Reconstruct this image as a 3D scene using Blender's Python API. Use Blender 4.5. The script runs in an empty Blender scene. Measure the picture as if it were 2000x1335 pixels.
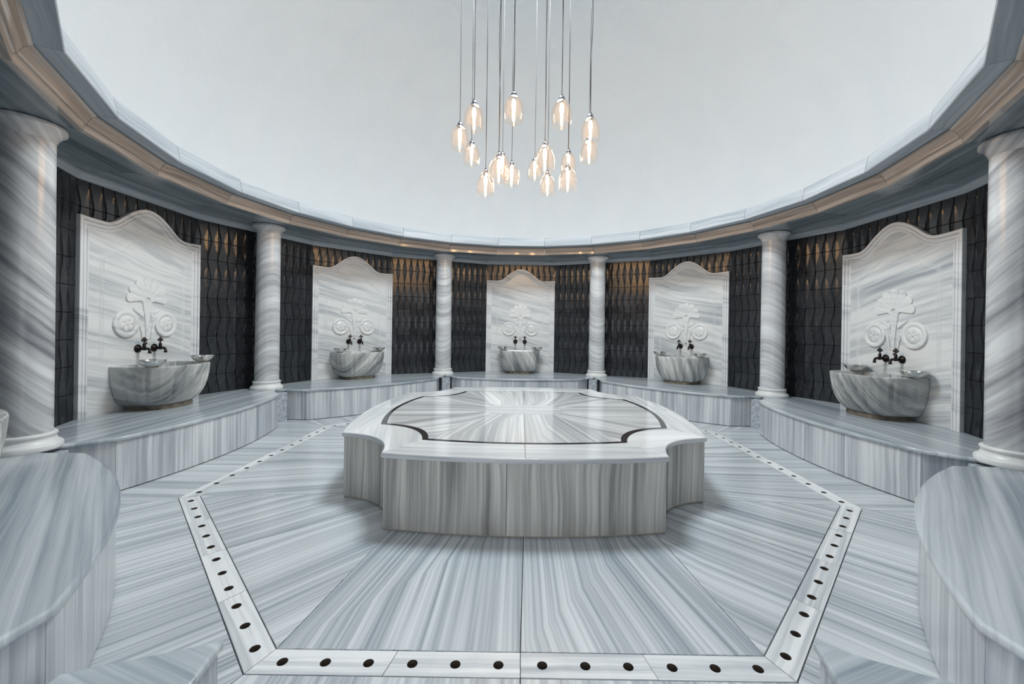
import bpy, math, random
from math import sin, cos, pi, radians as R, sqrt, atan2, tan
from mathutils import Vector
random.seed(7)
scene = bpy.context.scene
col = scene.collection

# ------------------------------------------------------------------ camera
cam_d = bpy.data.cameras.new('camera')
cam_d.lens = 797 / 2000 * 36.0
cam_d.sensor_width = 36.0
cam_d.sensor_fit = 'HORIZONTAL'
cam_d.shift_x = -0.008
cam_d.shift_y = -0.01325
cam_d.clip_start = 0.02
cam = bpy.data.objects.new('camera', cam_d)
col.objects.link(cam)
cam.location = (0, -4.218, 1.318)
cam.rotation_euler = (R(90), R(-0.85), 0)
scene.camera = cam

# ------------------------------------------------------------------ world, light, exposure
SKY_STRENGTH = 48.0       # glow of the unseen skylight added in the crown of the dome
BULB_STRENGTH = 92.0
world = bpy.data.worlds.new('world'); scene.world = world
world.use_nodes = True
world.node_tree.nodes['Background'].inputs[0].default_value = (0.92, 0.95, 1.0, 1)
world.node_tree.nodes['Background'].inputs[1].default_value = 1.0
scene.view_settings.view_transform = 'Standard'
scene.view_settings.look = 'None'
scene.view_settings.exposure = 0.15
scene.view_settings.gamma = 1.0
scene.view_settings.use_curve_mapping = False
scene.cycles.max_bounces = 8

# ------------------------------------------------------------------ materials
class NT:
    def __init__(s, name):
        s.m = bpy.data.materials.new(name); s.m.use_nodes = True
        s.t = s.m.node_tree; s.n = s.t.nodes; s.l = s.t.links
        s.b = s.n['Principled BSDF']
    def node(s, t, **kw):
        x = s.n.new(t)
        for k, v in kw.items(): setattr(x, k, v)
        return x
    def math(s, op, a, b=None, c=None):
        x = s.n.new('ShaderNodeMath'); x.operation = op
        for i, v in enumerate((a, b, c)):
            if v is None: continue
            if isinstance(v, (int, float)): x.inputs[i].default_value = v
            else: s.l.new(v, x.inputs[i])
        return x.outputs[0]
    def ramp(s, fac, stops):
        x = s.n.new('ShaderNodeValToRGB')
        e = x.color_ramp.elements
        while len(e) < len(stops): e.new(0.5)
        for i, (p, c) in enumerate(stops):
            e[i].position = p; e[i].color = (*c, 1)
        s.l.new(fac, x.inputs[0])
        return x.outputs[0]

def marble(name, light, dark, mode='UV', normal=(0, 0, 1), broad=8.0, fine=42.0, wave=0.05,
           rough=0.22, spec=0.5, lo=0.36, hi=0.62, mixf=0.5, along=0.5, sway=1.6):
    """striped marble; veins run across `u` of the UV map or across `normal` of the solid block"""
    T = NT(name)
    tc = T.node('ShaderNodeTexCoord'); oi = T.node('ShaderNodeObjectInfo')
    rnd = T.math('MULTIPLY', oi.outputs['Random'], 60.0)
    if mode == 'UV':
        sp = T.node('ShaderNodeSeparateXYZ'); T.l.new(tc.outputs['UV'], sp.inputs[0])
        ac, al, al2 = sp.outputs[0], sp.outputs[1], None
    else:
        n = Vector(normal).normalized()
        t = n.orthogonal().normalized(); b = n.cross(t)
        def dot(v):
            d = T.node('ShaderNodeVectorMath', operation='DOT_PRODUCT')
            T.l.new(tc.outputs['Object'], d.inputs[0]); d.inputs[1].default_value = v
            return d.outputs['Value']
        ac, al, al2 = dot(n), dot(t), dot(b)
    lowv = T.node('ShaderNodeCombineXYZ')
    T.l.new(al, lowv.inputs[0]); T.l.new(ac, lowv.inputs[1]); T.l.new(rnd, lowv.inputs[2])
    low = T.node('ShaderNodeTexNoise'); low.inputs['Scale'].default_value = sway; low.inputs['Detail'].default_value = 2
    T.l.new(lowv.outputs[0], low.inputs['Vector'])
    ac2 = T.math('MULTIPLY_ADD', low.outputs['Fac'], wave * 2, ac)
    def band(freq, alf, detail, rgh):
        v = T.node('ShaderNodeCombineXYZ')
        T.l.new(T.math('MULTIPLY', ac2, freq), v.inputs[0])
        T.l.new(T.math('MULTIPLY', al, alf), v.inputs[1])
        z = rnd if al2 is None else T.math('MULTIPLY_ADD', al2, alf, rnd)
        T.l.new(z, v.inputs[2])
        nz = T.node('ShaderNodeTexNoise'); nz.inputs['Scale'].default_value = 1
        nz.inputs['Detail'].default_value = detail; nz.inputs['Roughness'].default_value = rgh
        T.l.new(v.outputs[0], nz.inputs['Vector'])
        return nz.outputs['Fac']
    b1 = band(broad, along, 2.0, 0.5)
    b2 = band(fine, along * 1.4, 3.0, 0.6)
    f = T.math('ADD', T.math('MULTIPLY', b1, 1 - mixf), T.math('MULTIPLY', b2, mixf))
    mid = tuple((a + b) / 2 for a, b in zip(light, dark))
    c = T.ramp(f, [(lo, dark), ((lo + hi) / 2, mid), (hi, light)])
    T.l.new(c, T.b.inputs['Base Color'])
    T.b.inputs['Roughness'].default_value = rough
    T.b.inputs['Specular IOR Level'].default_value = spec
    return T.m

def plain(name, c, rough=0.5, metal=0.0, spec=0.5, noise=0.0, nscale=20, bump=0.0, bscale=30):
    T = NT(name)
    T.b.inputs['Base Color'].default_value = (*c, 1)
    T.b.inputs['Roughness'].default_value = rough
    T.b.inputs['Metallic'].default_value = metal
    T.b.inputs['Specular IOR Level'].default_value = spec
    tc = T.node('ShaderNodeTexCoord')
    if noise:
        nz = T.node('ShaderNodeTexNoise'); nz.inputs['Scale'].default_value = nscale; nz.inputs['Detail'].default_value = 4
        T.l.new(tc.outputs['Object'], nz.inputs['Vector'])
        cc = T.ramp(nz.outputs['Fac'], [(0.3, tuple(x * (1 - noise) for x in c)), (0.7, tuple(min(1, x * (1 + noise)) for x in c))])
        T.l.new(cc, T.b.inputs['Base Color'])
    if bump:
        nz = T.node('ShaderNodeTexNoise'); nz.inputs['Scale'].default_value = bscale; nz.inputs['Detail'].default_value = 3
        T.l.new(tc.outputs['Object'], nz.inputs['Vector'])
        bp = T.node('ShaderNodeBump'); bp.inputs['Strength'].default_value = bump; bp.inputs['Distance'].default_value = 0.01
        T.l.new(nz.outputs['Fac'], bp.inputs['Height']); T.l.new(bp.outputs[0], T.b.inputs['Normal'])
    return T.m

WHT = (0.80, 0.83, 0.85); GRY = (0.33, 0.37, 0.42)
M = {}
M['floor'] = marble('floor_marble', (0.68, 0.72, 0.745), (0.29, 0.33, 0.37), rough=0.22, broad=9, fine=48, wave=0.008, mixf=0.6, lo=0.35, hi=0.60, along=0.22, sway=0.8)
M['bench_top'] = marble('bench_top_marble', (0.62, 0.675, 0.71), (0.27, 0.32, 0.37), rough=0.18, broad=7, fine=34, wave=0.012, along=0.35)
M['bench_front'] = marble('bench_front_marble', (0.74, 0.78, 0.81), (0.31, 0.35, 0.40), rough=0.28, broad=7, fine=40, wave=0.02)
M['plat_side'] = marble('platform_side_marble', (0.78, 0.77, 0.72), (0.26, 0.255, 0.24), rough=0.3, broad=9, fine=44, wave=0.03, lo=0.36, hi=0.64)
M['plat_top'] = marble('platform_top_marble', (0.78, 0.79, 0.79), (0.34, 0.36, 0.38), rough=0.09, broad=9, fine=44, wave=0.006, along=0.25, sway=0.8)
M['plat_border'] = marble('platform_border_marble', (0.82, 0.84, 0.85), (0.50, 0.53, 0.56), rough=0.10, broad=5, fine=24, wave=0.03)
M['drain'] = marble('drain_marble', (0.84, 0.86, 0.87), (0.42, 0.46, 0.50), rough=0.3, broad=16, fine=40, wave=0.02, lo=0.33, hi=0.56)
M['lip'] = marble('cornice_lip_marble', (0.52, 0.57, 0.61), (0.30, 0.35, 0.40), rough=0.5, spec=0.3, broad=9, fine=40, wave=0.05)
M['cove'] = marble('cornice_cove_marble', (0.50, 0.435, 0.385), (0.22, 0.20, 0.185), rough=0.09, broad=10, fine=40, wave=0.06)
M['fascia'] = marble('cornice_fascia_marble', (0.64, 0.57, 0.51), (0.34, 0.30, 0.27), rough=0.09, broad=10, fine=44, wave=0.05)
M['soffit'] = marble('soffit_marble', (0.32, 0.37, 0.40), (0.12, 0.155, 0.18), rough=0.16, broad=8, fine=34, wave=0.05)
M['panel'] = marble('fountain_panel_marble', (0.84, 0.86, 0.86), (0.40, 0.44, 0.48), mode='S', normal=(0.22, 0.05, 1), rough=0.22, broad=5, fine=22, wave=0.07, along=0.7, lo=0.33, hi=0.56)
M['panel_b'] = marble('fountain_panel_marble_b', (0.84, 0.86, 0.86), (0.40, 0.44, 0.48), mode='S', normal=(-0.22, 0.05, 1), rough=0.22, broad=5, fine=22, wave=0.07, along=0.7, lo=0.33, hi=0.56)
M['frame'] = marble('fountain_frame_marble', (0.82, 0.84, 0.86), (0.42, 0.45, 0.48), mode='S', normal=(0.2, 0.05, 1), rough=0.25, broad=5, fine=20, wave=0.05, lo=0.30, hi=0.5)
M['relief'] = marble('carved_relief_marble', (0.86, 0.88, 0.88), (0.56, 0.60, 0.63), mode='S', normal=(0.2, 0.05, 1), rough=0.3, broad=5, fine=22, wave=0.06, lo=0.30, hi=0.5)
M['base'] = plain('column_base_marble', (0.76, 0.78, 0.78), 0.35, noise=0.08, nscale=9)
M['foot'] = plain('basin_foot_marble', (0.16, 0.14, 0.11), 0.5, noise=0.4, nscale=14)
M['pier'] = plain('pier_marble', (0.42, 0.46, 0.51), 0.35, noise=0.4, nscale=26)
M['inlay'] = plain('black_inlay_marble', (0.018, 0.021, 0.026), 0.15, noise=0.7, nscale=26)
M['hole'] = plain('dirty_shaded_drain_hole', (0.10, 0.08, 0.06), 0.8)  # brown stain, darkened so the shade inside the holes is in the colour
M['grout'] = plain('floor_grout', (0.05, 0.045, 0.04), 0.8)
M['joint'] = plain('lime_joint', (0.50, 0.47, 0.40), 0.8)
M['plaster'] = plain('dome_plaster', (0.57, 0.615, 0.65), 0.85, spec=0.2, noise=0.015, nscale=3, bump=0.25, bscale=9)
M['wallgrout'] = plain('wall_grout', (0.006, 0.006, 0.007), 0.7)
M['chrome'] = plain('lamp_chrome', (0.22, 0.22, 0.27), 0.22, metal=1.0)
M['cord'] = plain('lamp_cord', (0.025, 0.022, 0.024), 0.6)
M['black'] = plain('lamp_cord_grip', (0.01, 0.01, 0.01), 0.5)
M['bronze'] = plain('tap_dark_bronze', (0.025, 0.020, 0.018), 0.28, metal=0.75, noise=0.5, nscale=60)
M['silver'] = plain('bowl_tinned_metal', (0.72, 0.71, 0.69), 0.2, metal=1.0, noise=0.1, nscale=30, bump=0.15, bscale=60)
M['dado'] = plain('plain_dark_wall', (0.03, 0.032, 0.036), 0.4)

def tile_mat():
    T = NT('dark_glazed_tile')
    oi = T.node('ShaderNodeObjectInfo'); tc = T.node('ShaderNodeTexCoord')
    nz = T.node('ShaderNodeTexNoise'); nz.inputs['Scale'].default_value = 16; nz.inputs['Detail'].default_value = 5
    T.l.new(tc.outputs['Object'], nz.inputs['Vector'])
    f = T.math('ADD', T.math('MULTIPLY', oi.outputs['Random'], 0.35), T.math('MULTIPLY', nz.outputs['Fac'], 0.6))
    c = T.ramp(f, [(0.15, (0.011, 0.013, 0.017)), (0.8, (0.032, 0.036, 0.042))])
    T.l.new(c, T.b.inputs['Base Color'])
    r = T.math('MULTIPLY_ADD', f, 0.16, 0.17); T.l.new(r, T.b.inputs['Roughness'])
    T.b.inputs['Specular IOR Level'].default_value = 0.75
    return T.m
M['tile'] = tile_mat()

def emission(name, c, s):
    T = NT(name)
    T.b.inputs['Base Color'].default_value = (*c, 1)
    T.b.inputs['Emission Color'].default_value = (*c, 1)
    T.b.inputs['Emission Strength'].default_value = s
    return T.m
M['sky'] = emission('added_skylight_glow', (0.84, 0.945, 1.0), SKY_STRENGTH)
M['bulb'] = emission('glowing_bulb', (1.0, 0.60, 0.26), BULB_STRENGTH)

def glass_mat():
    T = NT('amber_lamp_glass')
    T.n.remove(T.b)
    tr = T.node('ShaderNodeBsdfTransparent'); tr.inputs[0].default_value = (1.0, 0.95, 0.90, 1)
    tl = T.node('ShaderNodeBsdfTranslucent'); tl.inputs[0].default_value = (1.0, 0.80, 0.62, 1)
    gl = T.node('ShaderNodeBsdfGlossy'); gl.inputs['Roughness'].default_value = 0.04
    m1 = T.node('ShaderNodeMixShader'); m1.inputs[0].default_value = 0.016
    T.l.new(tr.outputs[0], m1.inputs[1]); T.l.new(tl.outputs[0], m1.inputs[2])
    fr = T.node('ShaderNodeLayerWeight'); fr.inputs['Blend'].default_value = 0.22
    f2 = T.math('MULTIPLY', fr.outputs['Fresnel'], 0.55)
    m2 = T.node('ShaderNodeMixShader'); T.l.new(f2, m2.inputs[0])
    T.l.new(m1.outputs[0], m2.inputs[1]); T.l.new(gl.outputs[0], m2.inputs[2])
    T.l.new(m2.outputs[0], T.n['Material Output'].inputs[0])
    return T.m
M['glass'] = glass_mat()

# ------------------------------------------------------------------ mesh helpers
class MB:
    def __init__(s): s.v = []; s.f = []; s.uv = []; s.sm = []
    def vert(s, x, y, z): s.v.append((x, y, z)); return len(s.v) - 1
    def face(s, ids, uv=None, smooth=False):
        s.f.append(tuple(ids)); s.uv.append(uv or [(s.v[i][0], s.v[i][1]) for i in ids]); s.sm.append(smooth)
    def mesh(s, name):
        me = bpy.data.meshes.new(name)
        me.from_pydata(s.v, [], s.f)
        ul = me.uv_layers.new(name='UVMap')
        k = 0
        for uvs in s.uv:
            for c in uvs:
                ul.data[k].uv = c; k += 1
        me.polygons.foreach_set('use_smooth', s.sm)
        me.validate(); me.update()
        return me
    def build(s, name, mat, parent=None, flip_fix=True):
        me = s.mesh(name)
        me.materials.append(mat)
        return link(bpy.data.objects.new(name, me), parent)

def link(o, parent=None):
    col.objects.link(o)
    if parent is not None: o.parent = parent
    return o
def tag(o, label=None, cat=None, group=None, kind=None):
    if label: o['label'] = label
    if cat: o['category'] = cat
    if group: o['group'] = group
    if kind: o['kind'] = kind
    return o
def empty(name, loc=(0, 0, 0), rz=0.0, parent=None):
    o = bpy.data.objects.new(name, None); o.empty_display_size = 0.1
    o.location = loc; o.rotation_euler = (0, 0, rz)
    return link(o, parent)
def copy_tree(o, parent=None):
    c = o.copy(); col.objects.link(c); c.parent = parent
    for ch in o.children: copy_tree(ch, c)
    return c

def offset_poly(P, d, closed=True):
    """inset a CCW polygon by d (mitred)"""
    n = len(P); out = []
    for i in range(n):
        if closed or 0 < i < n - 1:
            a, b, c = P[i - 1], P[i], P[(i + 1) % n]
            e1 = Vector((b[0] - a[0], b[1] - a[1])).normalized(); e2 = Vector((c[0] - b[0], c[1] - b[1])).normalized()
        elif i == 0:
            e1 = e2 = Vector((P[1][0] - P[0][0], P[1][1] - P[0][1])).normalized()
        else:
            e1 = e2 = Vector((P[-1][0] - P[-2][0], P[-1][1] - P[-2][1])).normalized()
        n1 = Vector((-e1.y, e1.x)); n2 = Vector((-e2.y, e2.x))
        m = n1 + n2
        k = d / max(0.25, (1 + n1.dot(n2)))
        out.append((P[i][0] + m.x * k, P[i][1] + m.y * k))
    return out
def area(P):
    return sum(P[i - 1][0] * P[i][1] - P[i][0] * P[i - 1][1] for i in range(len(P))) / 2
def ccw(P): return P if area(P) > 0 else P[::-1]

def prism(mb, P, z0, z1, ang=0.0, ch=0.003, origin=(0, 0), nose=0.0, bottom=False, fan=None):
    """slab from plan polygon P; veins run along direction `ang` (plan angle, from +Y clockwise); fan=(cx,cy): veins converge"""
    P = ccw(P); n = len(P)
    ax, ay = sin(ang), cos(ang)
    def tuv(p):
        x, y = p[0] - origin[0], p[1] - origin[1]
        if fan:
            dx, dy = p[0] - fan[0], p[1] - fan[1]
            al_ = dx * ax + dy * ay; ac_ = dx * ay - dy * ax
            rr = max(0.25, al_)
            return (ac_ / rr * fan[2], al_)
        return (x * ay - y * ax, x * ax + y * ay)
    if nose > 0:      # rounded nosing: profile of quarter-circle steps at the top and bottom edges
        r = nose; prof = [(0.5 * r, z0), (0.15 * r, z0 + 0.15 * r), (0.0, z0 + r * 0.6), (0.0, z1 - r), (0.12 * r, z1 - 0.5 * r), (0.45 * r, z1 - 0.15 * r), (r, z1)]
    else:
        prof = [(0.0, z0), (0.0, z1 - ch), (ch, z1)]
    rings = []
    for (d, z) in prof:
        Q = offset_poly(P, d) if d else P
        rings.append([mb.vert(q[0], q[1], z) for q in Q])
    per = [0.0]
    for i in range(n): per.append(per[-1] + math.dist(P[i], P[(i + 1) % n]))
    for k in range(len(rings) - 1):
        for i in range(n):
            j = (i + 1) % n
            ids = [rings[k][i], rings[k][j], rings[k + 1][j], rings[k + 1][i]]
            uv = [tuv(mb.v[q]) for q in ids] if nose > 0 else [(per[i], prof[k][1]), (per[i + 1], prof[k][1]), (per[i + 1], prof[k + 1][1]), (per[i], prof[k + 1][1])]
            mb.face(ids, uv, smooth=nose > 0 and 1 < k)
    top = rings[-1]
    mb.face(top, [tuv(mb.v[i]) for i in top])
    if bottom:
        bt = rings[0][::-1]; mb.face(bt, [tuv(mb.v[i]) for i in bt])
    return mb

def lathe(mb, prof, seg=32, axis='z', center=(0, 0, 0), smooth=True, caps=False):
    rings = []
    for (r, h) in prof:
        ring = []
        for i in range(seg):
            a = 2 * pi * i / seg
            if axis == 'z': p = (r * cos(a), r * sin(a), h)
            elif axis == 'y': p = (r * cos(a), -h, r * sin(a))      # h grows towards -y (into the room)
            ring.append(mb.vert(center[0] + p[0], center[1] + p[1], center[2] + p[2]))
        rings.append(ring)
    for k in range(len(rings) - 1):
        for i in range(seg):
            j = (i + 1) % seg
            ids = [rings[k][i], rings[k][j], rings[k + 1][j], rings[k + 1][i]]
            r0 = max(prof[k][0], prof[k + 1][0])
            mb.face(ids, [(2 * pi * r0 * i / seg, prof[k][1]), (2 * pi * r0 * (i + 1) / seg, prof[k][1]), (2 * pi * r0 * (i + 1) / seg, prof[k + 1][1]), (2 * pi * r0 * i / seg, prof[k + 1][1])], smooth)
    if caps:
        mb.face(rings[0][::-1]); mb.face(rings[-1])
    return mb

def tube(mb, pts, rad, seg=10, caps=True):
    pts = [Vector(p) for p in pts]; rings = []
    rads = rad if isinstance(rad, (list, tuple)) else [rad] * len(pts)
    up = None
    for i, p in enumerate(pts):
        t = (pts[min(i + 1, len(pts) - 1)] - pts[max(i - 1, 0)]).normalized()
        if up is None: up = t.orthogonal().normalized()
        up = (up - t * up.dot(t)).normalized(); b = t.cross(up)
        rings.append([mb.vert(*(p + (up * cos(2 * pi * k / seg) + b * sin(2 * pi * k / seg)) * rads[i])) for k in range(seg)])
    for i in range(len(rings) - 1):
        for k in range(seg):
            j = (k + 1) % seg
            mb.face([rings[i][k], rings[i][j], rings[i + 1][j], rings[i + 1][k]], None, True)
    if caps: mb.face(rings[0][::-1]); mb.face(rings[-1])
    return mb

def box(mb, x0, x1, y0, y1, z0, z1):
    prism(mb, [(x0, y0), (x1, y0), (x1, y1), (x0, y1)], z0, z1, 0, 0.004, bottom=True); return mb

# plan frames: angle a measured from +Y clockwise; local x = right seen from the centre, local y = outwards
def B(a, lx, ly):
    s, c = sin(a), cos(a)
    return (lx * c + ly * s, -lx * s + ly * c)

BENCH = 0.429
SOFFIT = 2.69
WALLTOP = 2.62

# ------------------------------------------------------------------ floor
fl = MB(); prism(fl, [(4.6 * cos(2 * pi * k / 32), 4.9 * sin(2 * pi * k / 32)) for k in range(32)], -0.36, -0.30)
floor = tag(fl.build('floor', M['grout']), kind='structure')

OCT = [(1.045, -2.68), (2.58, -1.14), (2.58, 1.14), (1.045, 2.68), (-1.045, 2.68), (-2.58, 1.14), (-2.58, -1.14), (-1.045, -2.68)]  # CCW
OCT = [(x + 0.02, y) for x, y in OCT]
OCTI = offset_poly(OCT, 0.125)
PC = (0.045, -0.12)                                   # platform centre
PP = [(0.93, -1.46), (1.395, -0.97), (1.395, 0.97), (0.93, 1.46), (-0.93, 1.46), (-1.395, 0.97), (-1.395, -0.97), (-0.93, -1.46)]
PPW = [(x + PC[0], y + PC[1]) for x, y in PP]
PIN = [(x * 0.9 + PC[0], y * 0.9 + PC[1]) for x, y in PP]
def lerp(a, b, t): return (a[0] + (b[0] - a[0]) * t, a[1] + (b[1] - a[1]) * t)
G = 0.0018
def slab(P, ang, mat, name, z0=-0.03, z1=0.0, parent=None, ch=0.0012, jit=0.0, origin=(0, 0), fan=None):
    mb = MB(); prism(mb, offset_poly(ccw(P), G), z0, z1 + jit, ang, ch, origin, fan=fan)
    return mb.build(name, mat, parent)
for k in range(8):
    a, b = OCTI[k - 1], OCTI[k]         # side k: from vertex k-1 to k ; k=0 is the near side
    pa, pb = PIN[k - 1], PIN[k]
    mid_o, mid_i = lerp(a, b, 0.5), lerp(pa, pb, 0.5)
    ang = atan2(mid_o[0], mid_o[1]) 
    base = atan2(-(b[1] - a[1]), b[0] - a[0])
    nrm = atan2((b[1] - a[1]), -(b[0] - a[0]))  # outward normal angle helper
    ex, ey = b[0] - a[0], b[1] - a[1]
    ang = atan2(ey, -ex)                # outward normal (ey,-ex) -> angle from +Y
    ox = Vector((ey, -ex)).normalized()
    ang = atan2(ox.x, ox.y)
    e = Vector((ex, ey)).normalized()
    cen = lerp(mid_o, (0, 0), 1.0)
    fan = None
    apex = (mid_o[0] - ox.x * 5.2, mid_o[1] - ox.y * 5.2, 4.6)
    slab([a, mid_o, mid_i, pa], ang, M['floor'], 'floor_slab', parent=floor, fan=apex)
    slab([mid_o, b, pb, mid_i], ang, M['floor'], 'floor_slab', parent=floor, fan=apex)
    # outer slabs up to and under the benches
    A, Bo = OCT[k - 1], OCT[k]
    ra, rb = Vector(A).normalized() * 3.85, Vector(Bo).normalized() * 3.85
    mo, mr = lerp(A, Bo, 0.5), ox * 3.62
    slab([A, mo, (mr.x, mr.y), (ra.x, ra.y)], ang, M['floor'], 'floor_slab', parent=floor)
    slab([mo, Bo, (rb.x, rb.y), (mr.x, mr.y)], ang, M['floor'], 'floor_slab', parent=floor)

# perforated drain stones: four to a side, three holes each
def drain_stone(a, b, ai, bi, i):
    mb = MB(); NH = 16; dark = []
    def P(t, w): return lerp(lerp(a, b, t), lerp(ai, bi, t), w)
    g = 0.0015 / math.dist(a, b)
    t0, t1 = i / 4 + g, (i + 1) / 4 - g
    top = 0.0; zb = -0.035; hr = 0.0205
    jit = random.uniform(-0.001, 0.001); w0, w1 = 0.03, 0.97
    for h in range(3):
        ta, tb = t0 + (t1 - t0) * h / 3, t0 + (t1 - t0) * (h + 1) / 3
        # even spacing of the holes along the side
        c = P((ta + tb) / 2, 0.5)
        c = Vector(c)
        out, rim, low = [], [], []
        for q in range(NH):
            th = 2 * pi * q / NH
            cx, sx = cos(th), sin(th); m = max(abs(cx), abs(sx))
            sa, sb = cx / m, sx / m
            p = P(ta + (tb - ta) * (sa + 1) / 2, w0 + (w1 - w0) * (sb + 1) / 2)
            out.append(mb.vert(p[0], p[1], top + jit))
            ex = Vector((b[0] - a[0], b[1] - a[1])).normalized(); ey = Vector((ai[0] - a[0], ai[1] - a[1])); ey = (ey - ex * ey.dot(ex)).normalized()
            hpos = c + ex * (hr * cx) + ey * (hr * sx)
            rim.append(mb.vert(hpos.x, hpos.y, top + jit - 0.002)); low.append(mb.vert(hpos.x, hpos.y, zb))
        ex = Vector((b[0] - a[0], b[1] - a[1])).normalized(); ey2 = Vector((-ex.y, ex.x))
        def uv(i):
            p = Vector(mb.v[i][:2]) - Vector(a); return (p.dot(ey2), p.dot(ex))
        for q in range(NH):
            r = (q + 1) % NH
            f1 = [out[q], out[r], rim[r], rim[q]]; f2 = [rim[q], rim[r], low[r], low[q]]
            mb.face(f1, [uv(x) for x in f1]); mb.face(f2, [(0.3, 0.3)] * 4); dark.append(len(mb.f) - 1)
        for q in range(NH):       # outer skirt
            r = (q + 1) % NH
            lo0 = mb.vert(mb.v[out[q]][0], mb.v[out[q]][1], zb); lo1 = mb.vert(mb.v[out[r]][0], mb.v[out[r]][1], zb)
            f = [out[r], out[q], lo0, lo1]; mb.face(f, [uv(x) for x in f])
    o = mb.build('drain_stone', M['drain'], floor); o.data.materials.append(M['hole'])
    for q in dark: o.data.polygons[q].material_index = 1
    return o
for k in range(8):
    for i in range(4):
        drain_stone(OCT[k - 1], OCT[k], OCTI[k - 1], OCTI[k], i)

# ------------------------------------------------------------------ navel-stone platform
def arc_pts(p, q, bulge, n):
    """points from p to q (exclusive of q) bulging `bulge` to the right-hand side of p->q"""
    d = Vector((q[0] - p[0], q[1] - p[1])); L = d.length; nv = Vector((d.y, -d.x)) / L
    out = []
    for i in range(n):
        t = i / n; k = 4 * t * (1 - t) * bulge
        out.append((p[0] + d.x * t + nv.x * k, p[1] + d.y * t + nv.y * k))
    return out
def outline(scale_in=0.0, nb=16):
    segs = []
    for k in range(8):
        p, q = PPW[k - 1], PPW[k]
        side = (k % 2 == 0)
        segs.append(arc_pts(p, q, 0.085 if k in (0, 4) else (0.12 if side else -0.13), nb))
    return segs
PLAT_H = 0.504
plat = tag(empty('marble_platform', (PC[0], PC[1], 0)), 'large grey striped marble platform with black inlaid line in the middle of the floor', 'platform')
def rel(P): return [(x - PC[0], y - PC[1]) for x, y in P]
segs = outline()
full = rel([p for s in segs for p in s])
inner_core = offset_poly(full, 0.05)
core = MB(); prism(core, inner_core, 0.0, PLAT_H - 0.045); core.build('core', M['joint'], plat)
body_out = offset_poly(full, 0.010)
nb = 16
def ring_piece(outer, inner, i0, i1):
    idx = list(range(i0, i1 + 1)); n = len(outer)
    return [outer[i % n] for i in idx] + [inner[i % n] for i in reversed(idx)]
for k in range(8):
    cuts = [0, 0.415, 1.0] if k == 0 else ([0, 0.5, 1] if k % 2 == 0 else [0, 1])
    for c0, c1 in zip(cuts, cuts[1:]):
        P = ring_piece(body_out, inner_core, k * nb + round(c0 * nb), k * nb + round(c1 * nb))
        mb = MB(); prism(mb, offset_poly(ccw(P), 0.0015), 0.012, PLAT_H - 0.036, 0, 0.002)
        mb.build('side_slab', M['plat_side'], plat)
    P = ring_piece(offset_poly(full, 0.022), inner_core, k * nb, (k + 1) * nb)
    mb = MB(); prism(mb, P, 0.0, 0.014); mb.build('base_joint', M['joint'], plat)
def inner_outline(fx, fy, sx, sy, bf, bs, bc):
    C = [(fx, -fy), (sx, -sy), (sx, sy), (fx, fy), (-fx, fy), (-sx, sy), (-sx, -sy), (-fx, -fy)]; out = []
    for k in range(8): out += arc_pts(C[k - 1], C[k], bf if k in (0, 4) else (bs if k % 2 == 0 else bc), nb)
    return out
top_in = inner_outline(0.74, 1.15, 1.19, 0.70, 0.075, 0.105, -0.11)
inl_in = inner_outline(0.708, 1.112, 1.152, 0.668, 0.075, 0.105, -0.115)
for k in range(8):
    cuts = [0, 0.5, 1] if k % 2 == 0 else [0, 1]
    p, q = Vector(full[k * nb]), Vector(full[((k + 1) * nb) % len(full)])
    ang = atan2((q - p).x, (q - p).y)
    for c0, c1 in zip(cuts, cuts[1:]):
        P = ring_piece(full, top_in, k * nb + round(c0 * nb), k * nb + round(c1 * nb))
        mb = MB(); prism(mb, offset_poly(ccw(P), 0.0012), PLAT_H - 0.034, PLAT_H, ang if k % 2 == 0 else ang + 0.5, 0.002, nose=0.012 if False else 0.0, bottom=True)
        mb.build('border_slab', M['plat_border'], plat)
    ns = 6 if k % 2 == 0 else 4
    for s in range(ns):
        P = ring_piece(top_in, inl_in, k * nb + round(s / ns * nb), k * nb + round((s + 1) / ns * nb))
        mb = MB(); prism(mb, offset_poly(ccw(P), 0.0008), PLAT_H - 0.03, PLAT_H - 0.0005, ang, 0.0005)
        mb.build('inlay_strip', M['inlay'], plat)
# rounded nosing strip along the edge of the top
nose_prof = [(0.002, PLAT_H - 0.034), (-0.003, PLAT_H - 0.028), (-0.004, PLAT_H - 0.018), (-0.003, PLAT_H - 0.006), (0.001, PLAT_H - 0.0015), (0.004, PLAT_H - 0.0012), (0.004, PLAT_H - 0.034)]
for k in range(8):
    mb = MB(); rings = []
    offs = [offset_poly(full, d) for d, z in nose_prof]
    n = len(full)
    for i in range(k * nb, (k + 1) * nb + 1):
        rings.append([mb.vert(offs[j][i % n][0], offs[j][i % n][1], nose_prof[j][1]) for j in range(len(nose_prof))])
    for i in range(nb):
        for j in range(len(nose_prof) - 1):
            mb.face([rings[i][j], rings[i + 1][j], rings[i + 1][j + 1], rings[i][j + 1]], [(j * 0.01, i * 0.1), (j * 0.01, i * 0.1 + 0.1), (j * 0.01 + 0.01, i * 0.1 + 0.1), (j * 0.01 + 0.01, i * 0.1)], True)
    mb.build('edge_nosing', M['plat_border'], plat)
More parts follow.
